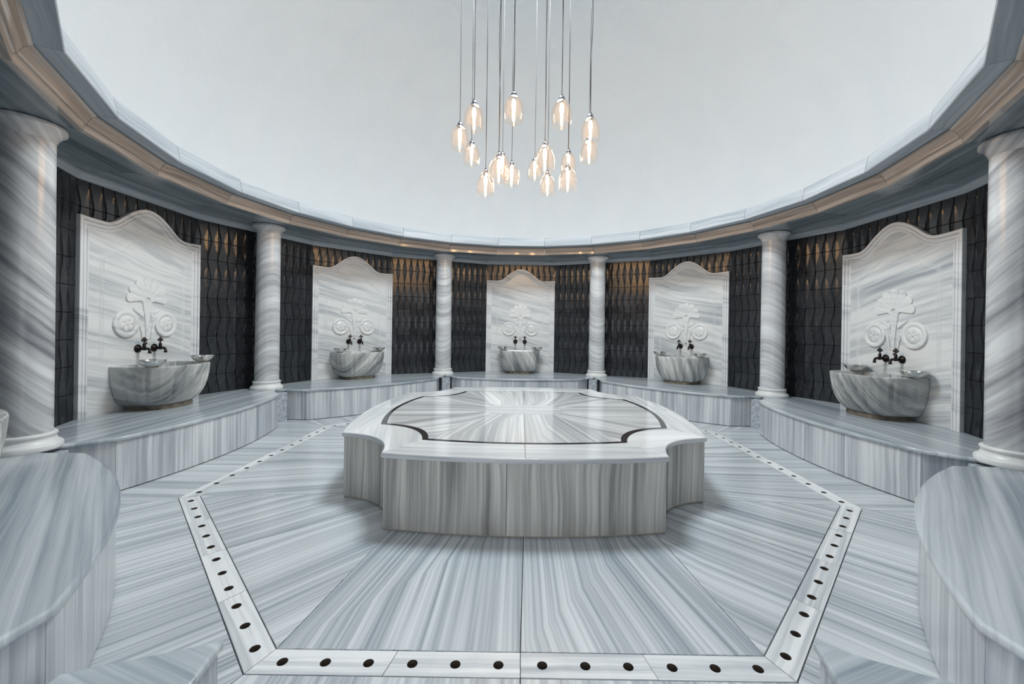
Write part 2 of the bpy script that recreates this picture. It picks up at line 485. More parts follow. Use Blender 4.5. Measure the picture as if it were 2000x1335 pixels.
# field: wedges radiating from a small centre slab
CS = [(0.30, -0.22), (0.38, -0.10), (0.38, 0.10), (0.30, 0.22), (-0.30, 0.22), (-0.38, 0.10), (-0.38, -0.10), (-0.30, -0.22)]
for k in range(8):
    idx = [i % len(full) for i in range(k * nb, (k + 1) * nb + 1)]
    ci, cj = CS[k - 1], CS[k]
    p, q = Vector(inl_in[idx[0]]), Vector(inl_in[idx[-1]])
    d = (q - p).normalized(); ang = atan2(d.y, -d.x)
    nv = Vector((d.y, -d.x)); ang = atan2(nv.x, nv.y)
    halves = [(0, 8, ci, lerp(ci, cj, 0.5)), (8, 16, lerp(ci, cj, 0.5), cj)] if k % 2 == 0 else [(0, 16, ci, cj)]
    for i0, i1, c0, c1 in halves:
        P = [inl_in[i] for i in idx[i0:i1 + 1]] + [c1, c0]
        mb = MB(); prism(mb, offset_poly(ccw(P), 0.0008), PLAT_H - 0.03, PLAT_H - 0.0005, ang, 0.0005, fan=(-nv.x * 0.9, -nv.y * 0.9, 1.6))
        mb.build('field_slab', M['plat_top'], plat)
mb = MB(); prism(mb, offset_poly(CS, 0.0008), PLAT_H - 0.03, PLAT_H - 0.0005, pi / 2, 0.0005); mb.build('centre_slab', M['plat_top'], plat)

# ------------------------------------------------------------------ walls
ANG = [0, 45, 90, 135, 180, -135, -90, -45]
# fountain frames: centre of the panel front at bench level, heading (deg)
BAY = {'back': ((0.0, 4.13), 0), 'back_right': (B(R(45), 0, 4.09), 45), 'back_left': (B(R(-45), 0, 4.09), -45),
       'right': ((4.06, 0.21), 90), 'left': ((-4.02, 0.17), -90), 'near_left': (B(R(-135), 0.02, 3.86), -135), 'near_right': (B(R(135), 0, 4.06), 135)}
def bayp(nm, lx, ly):
    (cx, cy), a = BAY[nm]; x, y = B(R(a), lx, ly); return (cx + x, cy + y)
WT = 0.030
def facet(nm): return bayp(nm, -0.70, WT), bayp(nm, 0.70, WT)
order = ['near_left', 'left', 'back_left', 'back', 'back_right', 'right', 'near_right']
def wall(name, p, q, z0=0.0, z1=SOFFIT + 0.03):
    d = Vector((q[0] - p[0], q[1] - p[1])).normalized(); n = Vector((-d.y, d.x))   # outward when walking clockwise seen from above
    P = [p, q, (q[0] + n.x * 0.2, q[1] + n.y * 0.2), (p[0] + n.x * 0.2, p[1] + n.y * 0.2)]
    mb = MB(); prism(mb, P, z0, z1, 0, 0.001, bottom=True)
    return tag(mb.build('wall_' + name, M['wallgrout']), kind='structure')
# tile: funnel-shaped raised field between two curved creases
TW, TH = 0.12, 0.2435
def tile_mesh():
    mb = MB(); lev = [0, 0.014, 0.14, 0.27, 0.4, 0.5, 0.6, 0.73, 0.86, 0.986, 1]; L = len(lev) - 1
    rows = []
    for i, t in enumerate(lev):
        z = -TH / 2 + 0.0012 + (TH - 0.0024) * t
        s = t * t * (3 - 2 * t)
        w = TW / 2 - 0.001
        wf = w * (0.28 + 0.66 * s)
        e = 0.004 if i in (0, L) else 0.0
        yf, yc, ye = -0.020 + e, -0.0105 + e, -0.0165 + e
        rows.append([mb.vert(-w, ye, z), mb.vert(-wf - 0.0015, yc, z), mb.vert(-wf + 0.0015, yf, z), mb.vert(wf - 0.0015, yf, z), mb.vert(wf + 0.0015, yc, z), mb.vert(w, ye, z)])
    for i in range(L):
        for j in range(5):
            mb.face([rows[i][j], rows[i][j + 1], rows[i + 1][j + 1], rows[i + 1][j]])
    ids = [r[0] for r in rows] ; ide = [r[5] for r in rows]
    # skirt to the wall
    loop = rows[0] + ide[1:] + rows[L][::-1][1:] + ids[::-1][1:-1]
    bk = [mb.vert(mb.v[i][0], 0.0, mb.v[i][2]) for i in loop]
    for i in range(len(loop)):
        j = (i + 1) % len(loop); mb.face([loop[j], loop[i], bk[i], bk[j]])
    me = mb.mesh('wall_tile'); me.materials.append(M['tile']); return me
TILE = tile_mesh()
def tile_wall(w, p, q, r0=0):
    d = Vector((q[0] - p[0], q[1] - p[1])); L = d.length; d.normalize()
    n = max(1, round(L / TW)); sx = L / n / TW; hd = atan2(d.y, d.x)
    for r in range(r0, 9):
        for i in range(n):
            o = bpy.data.objects.new('wall_tile', TILE)
            c = (p[0] + d.x * (i + 0.5) * L / n, p[1] + d.y * (i + 0.5) * L / n)
            o.location = (c[0], c[1], BENCH + (r + 0.5) * TH)
            flip = (r % 2 == 1)
            o.rotation_euler = (0, pi if flip else 0, hd)
            o.scale = (sx, 1, 1)
            link(o, w)
names = {('near_left', 'left'): 'left_front', ('left', 'back_left'): 'left_rear', ('back_left', 'back'): 'back_left_inner', ('back', 'back_right'): 'back_right_inner', ('back_right', 'right'): 'right_rear', ('right', 'near_right'): 'right_front'}
mould_path = []
for nm in order:
    p, q = facet(nm); mould_path += [p, q]
    w = wall(nm, p, q)
    if nm not in ('near_left', 'near_right'): tile_wall(w, p, q, 7)
for a, b in zip(order, order[1:]):
    p = facet(a)[1]; q = facet(b)[0]
    w = wall(names[(a, b)], p, q); tile_wall(w, p, q, 0)
# entrance side: walls to both sides of the doorway the camera stands in
pL, pR = facet('near_left')[0], facet('near_right')[1]
wall('entrance_left', (-1.25, -4.19), pL); wall('entrance_right', pR, (1.25, -4.19))
# light marble moulding along the top of the tiles
for i, (p, q) in enumerate(zip(mould_path, mould_path[1:])):
    d = Vector((q[0] - p[0], q[1] - p[1])).normalized(); n = Vector((d.y, -d.x))
    mb = MB(); prof = [(0.0, WALLTOP - 0.002), (0.028, WALLTOP - 0.002), (0.030, WALLTOP + 0.012), (0.036, WALLTOP + 0.018), (0.052, WALLTOP + 0.045), (0.060, WALLTOP + 0.05), (0.060, SOFFIT - 0.001), (0.0, SOFFIT - 0.001)]
    L = math.dist(p, q)
    r0 = [mb.vert(p[0] + n.x * o - 0, p[1] + n.y * o, z) for o, z in prof]; r1 = [mb.vert(q[0] + n.x * o, q[1] + n.y * o, z) for o, z in prof]
    for j in range(len(prof)):
        k = (j + 1) % len(prof)
        mb.face([r0[j], r0[k], r1[k], r1[j]], [(prof[j][1], 0), (prof[k][1], 0), (prof[k][1], L), (prof[j][1], L)])
    mb.face(r0[::-1]); mb.face(r1)
    tag(mb.build('trim_%d' % (i + 2), M['lip']), kind='structure')

# ------------------------------------------------------------------ entablature (24 facets) and dome
ent = tag(empty('trim_1'), kind='structure')
VA = [R(7.5 + 15 * k) for k in range(24)]
def vpt(r, a): return (r * sin(a), r * cos(a))
def ring_stone(name, prof, mat, k, closed=True, uvflip=False):
    """prof: (r, z) loop; one straight facet between two mitred joints"""
    mb = MB(); a0, a1 = VA[k], VA[(k + 1) % 24]
    g = 0.0007
    r0 = [mb.vert(r * sin(a0 + g), r * cos(a0 + g), z) for r, z in prof]; r1 = [mb.vert(r * sin(a1 - g), r * cos(a1 - g), z) for r, z in prof]
    L = 0.9; s = 0.0; n = len(prof)
    for j in range(n if closed else n - 1):
        i = (j + 1) % n; e = math.dist(prof[j], prof[i])
        mb.face([r0[j], r1[j], r1[i], r0[i]], [(s, 0), (s, L), (s + e, L), (s + e, 0)]); s += e
    mb.face(r0); mb.face(r1[::-1])
    return mb.build(name, mat, ent)
for k in range(24):
    ring_stone('soffit_slab', [(3.405, SOFFIT), (4.35, SOFFIT), (4.35, SOFFIT + 0.04), (3.405, SOFFIT + 0.04)], M['soffit'], k)
    ring_stone('fascia_strip', [(3.40, SOFFIT - 0.004), (3.398, SOFFIT + 0.036), (3.388, SOFFIT + 0.042), (3.44, SOFFIT + 0.042), (3.44, SOFFIT - 0.004)], M['fascia'], k)
    ring_stone('cove_stone', [(3.382, SOFFIT + 0.043), (3.378, SOFFIT + 0.058), (3.364, SOFFIT + 0.082), (3.342, SOFFIT + 0.099), (3.325, SOFFIT + 0.106), (3.50, SOFFIT + 0.106), (3.50, SOFFIT + 0.043)], M['cove'], k)
    ring_stone('cornice_slab', [(3.50, SOFFIT + 0.107), (3.215, SOFFIT + 0.122), (3.210, SOFFIT + 0.130), (3.240, 2.965), (3.50, 2.99)], M['lip'], k)
dome = MB()
DR, DH, DZ = 3.262, 2.42, 2.93
NR, NS = 28, 96
prof = []
for i in range(NR + 1):
    t = (i / NR) * (pi / 2) * 0.972
    prof.append((DR * cos(t), DZ + DH * sin(t)))
lathe(dome, [(r, z) for r, z in prof], NS)
OC_R = prof[-1][0]; OC_Z = prof[-1][1]
tag(dome.build('ceiling', M['plaster']), kind='structure')
SKR = 0.85
oc = MB(); lathe(oc, [(0.0005, OC_Z - 0.03), (SKR, OC_Z - 0.05)], 40, smooth=False)
sky = tag(oc.build('added_skylight_1', M['sky']), kind='structure')  # unseen glowing disc, added at the crown to light the room

# ------------------------------------------------------------------ benches
def bench_outline():
    A = (1.07, 3.10); Bc = (1.272, 3.315); n = 18
    pts = []
    for i in range(n + 1):
        x = -A[0] + 2 * A[0] * i / n
        pts.append((x, 2.94 + (A[1] - 2.94) * (x / A[0]) ** 2))
    front = [(-1.364, 3.325), (-Bc[0], Bc[1])] + pts + [(Bc[0], Bc[1]), (1.364, 3.325)]
    return front, pts
BLAB = {'back': 'grey striped marble bench under the centre fountain, furthest from view', 'back_left': 'grey striped marble bench under the fountain just left of centre',
        'back_right': 'grey striped marble bench under the fountain just right of centre', 'left': 'long curved marble bench under the large leftmost fountain',
        'right': 'long curved marble bench under the large rightmost fountain', 'near_left': 'near curved marble bench cut off by the left edge of the picture',
        'near_right': 'near curved marble bench cut off by the right edge of the picture'}
BANG = {'back': 0, 'back_left': -45, 'back_right': 45, 'left': -90, 'right': 90, 'near_left': -135, 'near_right': 135}
def make_bench(nm):
    a = R(BANG[nm])
    o = tag(empty('marble_bench', (0, 0, 0), -a), BLAB[nm], 'bench', 'marble benches around the room')
    front, pts = bench_outline()
    # top slab: front nosing outline, back to the wall
    back = 4.10 if nm in ('back', 'back_left', 'back_right') else 4.02
    def loc(p): return (p[0] * cos(a) - p[1] * sin(a), p[0] * sin(a) + p[1] * cos(a))
    def radial(p, q, s):
        # where the wall line p-q crosses the radial joint at 22.5 degrees
        p, q = loc(p), loc(q); dx, dy = s * sin(R(22.5)), cos(R(22.5))
        ex_, ey_ = q[0] - p[0], q[1] - p[1]
        t = (p[0] * ey_ - p[1] * ex_) / (dx * ey_ - dy * ex_) - 0.008
        return (dx * t, dy * t)
    i = order.index(nm); fL, fR = facet(nm)
    prv = facet(order[i - 1])[1] if i > 0 else (-1.25, -4.19)
    nxt = facet(order[i + 1])[0] if i < 6 else (1.25, -4.19)
    rl, rr = radial(prv, fL, -1), radial(fR, nxt, 1)
    rl, rr = (rl[0] + 0.01, rl[1]), (rr[0] - 0.01, rr[1])
    ql, qr = loc(fL), loc(fR)
    ex = [rr, (qr[0], qr[1] - 0.006), (ql[0], ql[1] - 0.006), rl]
    half = [(-1.372, 3.325)]
    P = front + ex
    mb = MB(); prism(mb, P, BENCH - 0.032, BENCH, pi / 2, 0.004, nose=0.014, bottom=True)
    mb.build('seat_slab', M['bench_top'], o)
    # front slabs (vertical veins)
    inset = offset_poly(ccw(front + [(1.2, 3.9), (-1.2, 3.9)]), 0.016)
    # work with the open front line
    fr = [(x, y + 0.016) for x, y in pts]
    fr[0] = (fr[0][0] + 0.012, fr[0][1]); fr[-1] = (fr[-1][0] - 0.012, fr[-1][1])
    bk = [(x * 0.985, y + 0.05) for x, y in fr]
    for i0, i1 in ((0, 5), (5, 9), (9, 13), (13, 18)):
        Q = fr[i0:i1 + 1] + bk[i0:i1 + 1][::-1]
        mb = MB(); prism(mb, offset_poly(ccw(Q), 0.0012), 0.008, BENCH - 0.033, 0, 0.002); mb.build('front_slab', M['bench_front'], o)
    for s in (-1, 1):
        Q = [(s * 1.060, 3.117), (s * 1.258, 3.330), (s * 1.225, 3.362), (s * 1.02, 3.137)]
        mb = MB(); prism(mb, offset_poly(ccw(Q), 0.0012), 0.008, BENCH - 0.033, 0, 0.002); mb.build('end_slab', M['bench_front'], o)
    Q = offset_poly(ccw([(x, y + 0.035) for x, y in pts] + [(1.18, 3.5), (-1.18, 3.5)]), 0.01)
    mb = MB(); prism(mb, Q, 0.0, BENCH - 0.034); mb.build('core', M['joint'], o)
    return o
for nm in BLAB: make_bench(nm)
PIERS = {22.5: 'short veined marble pier below the column right of the centre fountain', -22.5: 'short veined marble pier below the column left of the centre fountain',
         67.5: 'short veined marble pier below the second column from the right', -67.5: 'short veined marble pier below the second column from the left',
         112.5: 'short dark-gapped marble pier below the column at the right edge', -112.5: 'short dark-gapped marble pier below the column at the left edge',
         -157.5: 'dark pier at the lower left corner behind the near bench'}
for dg, lab in PIERS.items():
    a = R(dg)
    mb = MB(); box(mb, -0.075, 0.075, 0, 0.30, 0.0, BENCH - 0.036)
    o = mb.build('marble_pier', M['pier']); p = B(a, 0, 3.49); o.location = (p[0], p[1], 0.0); o.rotation_euler = (0, 0, -a)
    tag(o, lab, 'pier', 'piers between the benches')
# low blocks flanking the entrance
for s, P, lab in ((-1, [(-1.015, -2.797), (-1.425, -2.942), (-1.42, -3.10), (-0.97, -3.12)], 'low pale marble block at the bottom left corner of the picture'),
                  (1, [(1.06, -2.77), (1.425, -2.942), (1.42, -3.10), (0.97, -3.12)], 'low pale marble block at the bottom right corner of the picture')):
    root = tag(empty('entrance_block', (0, 0, 0)), lab, 'step', 'blocks flanking the entrance')
    mb = MB(); prism(mb, P, 0.19, 0.22, R(70 * s), 0.004, nose=0.01, bottom=True); mb.build('top_slab', M['bench_top'], root)
    mb = MB(); prism(mb, offset_poly(ccw(P), 0.012), 0.0, 0.189, 0, 0.002); mb.build('body', M['bench_front'], root)

# ------------------------------------------------------------------ columns
CH = SOFFIT - BENCH
def column(x, y, nrm, lab, rz=0.0, key=''):
    root = tag(empty('marble_column', (x, y, BENCH), 0), lab, 'column', 'marble columns around the room')
    mb = MB(); lathe(mb, [(0.0, 0.0), (0.198, 0.0), (0.200, 0.004), (0.200, 0.034), (0.196, 0.040), (0.186, 0.046), (0.174, 0.056), (0.166, 0.072), (0.163, 0.084), (0.166, 0.088), (0.171, 0.094), (0.173, 0.102), (0.170, 0.110), (0.162, 0.115), (0.150, 0.116), (0.1, 0.116)], 48)
    mb.build('base', M['base'], root)
    m = marble('column_marble' + key, (0.76, 0.79, 0.81), (0.22, 0.23, 0.26) if key in '_e_f' else (0.36, 0.37, 0.40), mode='S', normal=nrm, rough=0.22, broad=5 if key in '_e_f' else 8, fine=24 if key in '_e_f' else 30, wave=0.05, along=0.8, lo=0.34, hi=0.62)
    mb = MB(); lathe(mb, [(0.150, 0.114), (0.149, 0.6), (0.147, 1.3), (0.144, CH - 0.115)], 48); mb.build('shaft', m, root)
    mb = MB(); lathe(mb, [(0.10, CH - 0.116), (0.144, CH - 0.116), (0.146, CH - 0.108), (0.150, CH - 0.100), (0.158, CH - 0.082), (0.172, CH - 0.060), (0.188, CH - 0.046), (0.198, CH - 0.040), (0.200, CH - 0.034), (0.200, CH - 0.010), (0.194, CH - 0.004), (0.10, CH - 0.004)], 48)
    mb.build('capital', m, root)
    return root
cR = 3.80
column(*B(R(-22.5), 0, cR), (0.0, -0.75, 1), 'pale banded marble column just left of the centre fountain', key='_a')
column(*B(R(22.5), 0, cR), (0.05, -0.70, 1), 'pale banded marble column just right of the centre fountain', key='_b')
column(*B(R(-67.5), 0, cR), (-0.8, 0.33, 1), 'pale banded marble column, second from the left edge', key='_c')
column(*B(R(67.5), 0, cR), (0.7, 0.16, 1), 'pale banded marble column, second from the right edge', key='_d')
column(-3.435, -1.40, (0.70, 0.85, 1), 'large near marble column with diagonal bands at the left edge', key='_e')
column(3.435, -1.40, (-0.66, 0.80, 1), 'large near marble column with diagonal bands at the right edge', key='_f')

# ------------------------------------------------------------------ fountains: panel, basin, taps, bowls
PW, PS, PK = 0.695, 1.855, 2.095      # half width, shoulder and peak heights above the bench
def panel_top(x):
    ax_ = abs(x)
    if ax_ > 0.47: return PS + 0.012 * ((ax_ - 0.47) / 0.225) ** 2
    t = 1 - ax_ / 0.47
    s = 0.252 * (t / 0.3) ** 2 if t < 0.3 else 0.252 + 0.748 * sin(pi / 2 * (t - 0.3) / 0.7)
    return PS + (PK - PS) * s
def panel_outline(n=44):
    pts = [(PW, 0.0), (PW, PS + 0.012)]
    for i in range(1, n): 
        x = PW - 2 * PW * i / n; pts.append((x, panel_top(x)))
    pts += [(-PW, PS + 0.012), (-PW, 0.0)]
    return pts                          # counter-clockwise seen from the room: right, over, left
def plate(mb, P, y0, y1, ch=0.003):
    """flat plate in the local xz plane: back y0, front y1 (towards -y)"""
    P = ccw(P); n = len(P); Q = offset_poly(P, ch)
    b = [mb.vert(x, y0, z) for x, z in P]; m = [mb.vert(x, y1 + ch, z) for x, z in P]; f = [mb.vert(x, y1, z) for x, z in Q]
    for r0, r1 in ((b, m), (m, f)):
        for i in range(n):
            j = (i + 1) % n; mb.face([r0[i], r0[j], r1[j], r1[i]])
    mb.face(f); return mb
def panel(nm, lab, mat):
    (cx, cy), a = BAY[nm]
    root = tag(empty('fountain_panel', (cx, cy, BENCH), -R(a)), lab, 'wall panel', 'carved marble fountain panels')
    O = panel_outline()
    mb = MB(); plate(mb, offset_poly(O[:], 0.05, closed=False) if False else [(x * 0.95, max(0.0, z - (0.06 if z > 0.1 else 0))) for x, z in O], 0.028, 0.0, 0.002)
    mb.build('back_slab', mat, root)
    # moulded frame swept along the outline
    prof = [(0.0, 0.028), (0.0, -0.026), (0.003, -0.029), (0.026, -0.029), (0.030, -0.026), (0.031, -0.008), (0.037, -0.008), (0.039, -0.021), (0.047, -0.023), (0.062, -0.021), (0.070, -0.013), (0.072, -0.002), (0.077, -0.002), (0.079, -0.011), (0.092, -0.009), (0.100, -0.003), (0.104, 0.0005)]
    mb = MB(); rings = []
    offs = [offset_poly(O, d, closed=False) for d, y in prof]
    for i in range(len(O)): rings.append([mb.vert(offs[j][i][0], prof[j][1], offs[j][i][1]) for j in range(len(prof))])
    for i in range(len(O) - 1):
        for j in range(len(prof) - 1):
            mb.face([rings[i][j], rings[i + 1][j], rings[i + 1][j + 1], rings[i][j + 1]])
    mb.face(rings[0]); mb.face(rings[-1][::-1])
    mb.build('frame', M['frame'], root)
    # double carved line following the frame
    half = [(0.49, 0.55), (0.49, 1.0), (0.49, 1.50), (0.484, 1.528), (0.466, 1.550), (0.40, 1.585), (0.32, 1.632), (0.25, 1.690), (0.18, 1.742), (0.10, 1.778), (0.0, 1.790)]
    CL = half + [(-x, z) for x, z in half[-2::-1]]
    for dd in (0.0, 0.017, 0.034):
        mb = MB(); rr = []
        La, Lm, Lb = (offset_poly(CL, dd + e, closed=False) for e in (-0.003, 0.0, 0.003))
        for i in range(len(CL)):
            rr.append([mb.vert(La[i][0], 0.0005, La[i][1]), mb.vert(Lm[i][0], -0.004, Lm[i][1]), mb.vert(Lb[i][0], 0.0005, Lb[i][1])])
        for i in range(len(CL) - 1):
            for j in range(2): mb.face([rr[i][j], rr[i + 1][j], rr[i + 1][j + 1], rr[i][j + 1]])
        mb.build('carved_line', M['relief'], root)
    # fan-shaped flower of seven petals
    zc = 1.115; n_p = 7
    fan = empty('carved_fan_flower', (0, 0, 0), 0, root) if False else None
    f_mb = MB()
    for k in range(n_p):
        a0 = pi * (k / n_p) * 1.10 - 0.05 * pi; a1 = pi * ((k + 1) / n_p) * 1.10 - 0.05 * pi
        am = (a0 + a1) / 2; pts = []
        NN = 8
        c = f_mb.vert(0.045 * cos(am), -0.013, zc + 0.02 + 0.045 * sin(am))
        mid = f_mb.vert(0.15 * cos(am), -0.0185, zc + 0.02 + 0.17 * sin(am))
        edge = []
        for q in range(NN + 1):
            t = q / NN; an = a0 + 0.006 + (a1 - a0 - 0.012) * t
            rr_ = 0.212 + 0.026 * sin(pi * t) ** 0.7 if 0 < t < 1 else 0.205
            edge.append((rr_ * cos(an), zc + 0.02 + rr_ * sin(an)))
        inn = [(0.03 * cos(a0 + 0.006), zc + 0.02 + 0.03 * sin(a0 + 0.006))]; ini = [(0.03 * cos(a1 - 0.006), zc + 0.02 + 0.03 * sin(a1 - 0.006))]
        loop = inn + edge + ini
        top = [f_mb.vert(x, -0.014, z) for x, z in loop]; bot = [f_mb.vert(x, 0.001, z) for x, z in loop]
        for q in range(len(loop)):
            r = (q + 1) % len(loop)
            f_mb.face([top[q], top[r], mid], None, False); f_mb.face([bot[q], bot[r], top[r], top[q]])
    f_mb.build('carved_fan_flower', M['relief'], root)
    # stem, tapering downwards, with flared top
    S = [(-0.20, zc - 0.005), (-0.10, zc + 0.012), (-0.055, zc - 0.005), (-0.040, zc - 0.09), (-0.022, zc - 0.22), (-0.010, zc - 0.40), (0.010, zc - 0.40), (0.022, zc - 0.22), (0.040, zc - 0.09), (0.055, zc - 0.005), (0.10, zc + 0.012), (0.20, zc - 0.005), (0.20, zc + 0.02), (-0.20, zc + 0.02)]
    mb = MB(); plate(mb, S, 0.002, -0.015, 0.004); mb.build('carved_stem', M['relief'], root)
    for s in (-1, 1):
        # rosette: rimmed disc with a six-petal flower
        cx_, cz_ = s * 0.232, 0.875
        mb = MB(); lathe(mb, [(0.138, -0.002), (0.138, 0.018), (0.134, 0.021), (0.096, 0.022), (0.093, 0.017), (0.088, 0.017), (0.085, 0.021), (0.001, 0.021)], 36, 'y', (cx_, 0, cz_))
        ro = mb.build('rosette', M['relief'], root)
        mb = MB()
        for k in range(6):
            an = k * pi / 3 + 0.3
            c, sn = cos(an), sin(an)
            def pt(u, v, y): return mb.vert(cx_ + u * c - v * sn, y, cz_ + u * sn + v * c)
            base_ = pt(0.012, 0, -0.0205); tip = pt(0.073, 0, -0.0205); l1 = pt(0.045, 0.022, -0.0205); l2 = pt(0.066, 0.018, -0.0205); r1 = pt(0.045, -0.022, -0.0205); r2 = pt(0.066, -0.018, -0.0205); top = pt(0.046, 0, -0.027)
            lp = [base_, r1, r2, tip, l2, l1]
            for q in range(6): mb.face([lp[q], lp[(q + 1) % 6], top])
        lathe(mb, [(0.014, 0.020), (0.013, 0.025), (0.001, 0.027)], 12, 'y', (cx_, 0, cz_))
        mb.build('rosette_petals', M['relief'], ro)
        # curling leaf between stem and rosette
        Lf = [(s * 0.085, 0.905), (s * 0.100, 0.915), (s * 0.088, 0.86), (s * 0.070, 0.80), (s * 0.052, 0.72), (s * 0.040, 0.72), (s * 0.050, 0.80), (s * 0.065, 0.87)]
        mb = MB(); plate(mb, Lf, 0.002, -0.014, 0.002); mb.build('carved_leaf', M['relief'], root)
        Lf = [(s * 0.045, zc - 0.17), (s * 0.10, zc - 0.13), (s * 0.15, zc - 0.095), (s * 0.158, zc - 0.075), (s * 0.146, zc - 0.072), (s * 0.115, zc - 0.095), (s * 0.075, zc - 0.11), (s * 0.038, zc - 0.11)]
        mb = MB(); plate(mb, Lf, 0.002, -0.012, 0.002); mb.build('carved_leaf', M['relief'], root)
    # small overflow hole below the stem
    mb = MB(); lathe(mb, [(0.010, -0.002), (0.010, 0.006), (0.006, 0.007), (0.0005, 0.003)], 14, 'y', (0.0, 0, 0.672)); mb.build('overflow_hole', M['bronze'], root)
    return root
PLAB = {'back': 'carved marble fountain panel in the centre, smallest in view', 'back_left': 'carved marble fountain panel just left of the centre one', 'back_right': 'carved marble fountain panel just right of the centre one',
        'left': 'tall carved marble fountain panel at the far left', 'right': 'tall carved marble fountain panel at the far right'}
for nm, lab in PLAB.items(): panel(nm, lab, M['panel_b'] if nm in ('left', 'right', 'back') and nm == 'right' else M['panel'])

BAS_H = 0.452
def basin_plan():
    f = [(-0.40, 0.0), (-0.402, -0.1), (-0.400, -0.2), (-0.391, -0.30), (-0.370, -0.385), (-0.325, -0.448), (-0.26, -0.490), (-0.17, -0.518), (-0.08, -0.534), (0, -0.538)]
    f = f + [(-x, y) for x, y in f[-2::-1]]
    out = []
    for i in range(len(f) - 1):
        n = 7
        for k in range(n): out.append(lerp(f[i], f[i + 1], k / n))
    out.append(f[-1])
    for k in range(1, 12): out.append(lerp(f[-1], f[0], k / 12))
    return out
BP = basin_plan()
def basin(nm, lab, nrm, key):
    (cx, cy), a = BAY[nm]
    root = tag(empty('marble_basin', (cx, cy, BENCH), -R(a)), lab, 'basin', 'marble wash basins')
    m = marble('basin_marble' + key, (0.72, 0.73, 0.71), (0.14, 0.16, 0.175), mode='S', normal=nrm, rough=0.25, broad=6, fine=20, wave=0.09, along=0.9, lo=0.34, hi=0.60)
    mb = MB(); rings = []
    lv = [(0.045, 0.69), (0.055, 0.735), (0.075, 0.780), (0.11, 0.835), (0.15, 0.880), (0.20, 0.920), (0.25, 0.950), (0.30, 0.969), (0.35, 0.983), (0.40, 0.993), (0.437, 0.998), (0.447, 0.996), (BAS_H, 0.988)]
    fl_x = [-0.22, -0.135, -0.045, 0.045, 0.135, 0.22]
    for z, s in lv:
        ring = []
        win = max(0.0, min(1.0, (z - 0.08) / 0.04)) * max(0.0, min(1.0, (0.385 - z) / 0.03))
        for (x, y) in BP:
            k = 1.0
            if y < -0.01:
                g = 0
                if y < -0.44: g = max(math.exp(-((x - c) / 0.013) ** 2) for c in fl_x)
                else: g = max(math.exp(-((y - c) / 0.014) ** 2) for c in (-0.14, -0.25, -0.35))
                k = 1 - 0.032 * g * win
            ring.append(mb.vert(x * s * k, -0.003 + y * (0.10 + 0.9 * s) * k, z))
        rings.append(ring)
    n = len(BP)
    for k in range(len(rings) - 1):
        for i in range(n):
            j = (i + 1) % n; mb.face([rings[k][i], rings[k][j], rings[k + 1][j], rings[k + 1][i]], None, True)
    # rim and hollow
    inner = []
    for z, s in ((BAS_H, 0.80), (BAS_H - 0.004, 0.785), (BAS_H - 0.06, 0.74), (BAS_H - 0.15, 0.62), (BAS_H - 0.20, 0.42), (BAS_H - 0.215, 0.1)):
        inner.append([mb.vert(x * s, -0.285 + (y + 0.275) * s, z) for x, y in BP])
    rr = [rings[-1]] + inner
    for k in range(len(rr) - 1):
        for i in range(n):
            j = (i + 1) % n; mb.face([rr[k][i], rr[k][j], rr[k + 1][j], rr[k + 1][i]], None, k > 1)
    mb.face(inner[-1]); mb.face(rings[0][::-1])
    mb.build('bowl_body', m, root)
    mb = MB(); prism(mb, ccw([(x * 0.64, -0.03 + y * 0.70) for x, y in BP]), 0.0, 0.047, 0, 0.002); mb.build('foot', M['foot'], root)
    return root
BSL = {'back': ('marble wash basin with diagonal stripes below the centre fountain', (0.8, 0.3, 0.55)), 'back_left': ('marble wash basin below the fountain just left of centre', (0.75, 0.2, -0.6)),
       'back_right': ('marble wash basin below the fountain just right of centre', (0.7, 0.6, 0.3)), 'left': ('big marble wash basin at the leftmost fountain', (0.85, 0.3, -0.45)),
       'right': ('big marble wash basin at the rightmost fountain', (0.8, 0.25, 0.6)), 'near_left': ('corner of a marble basin at the left edge of the picture', (0.5, 0.3, 0.6))}
for nm, (lab, nrm) in BSL.items(): basin(nm, lab, nrm, '_' + nm)

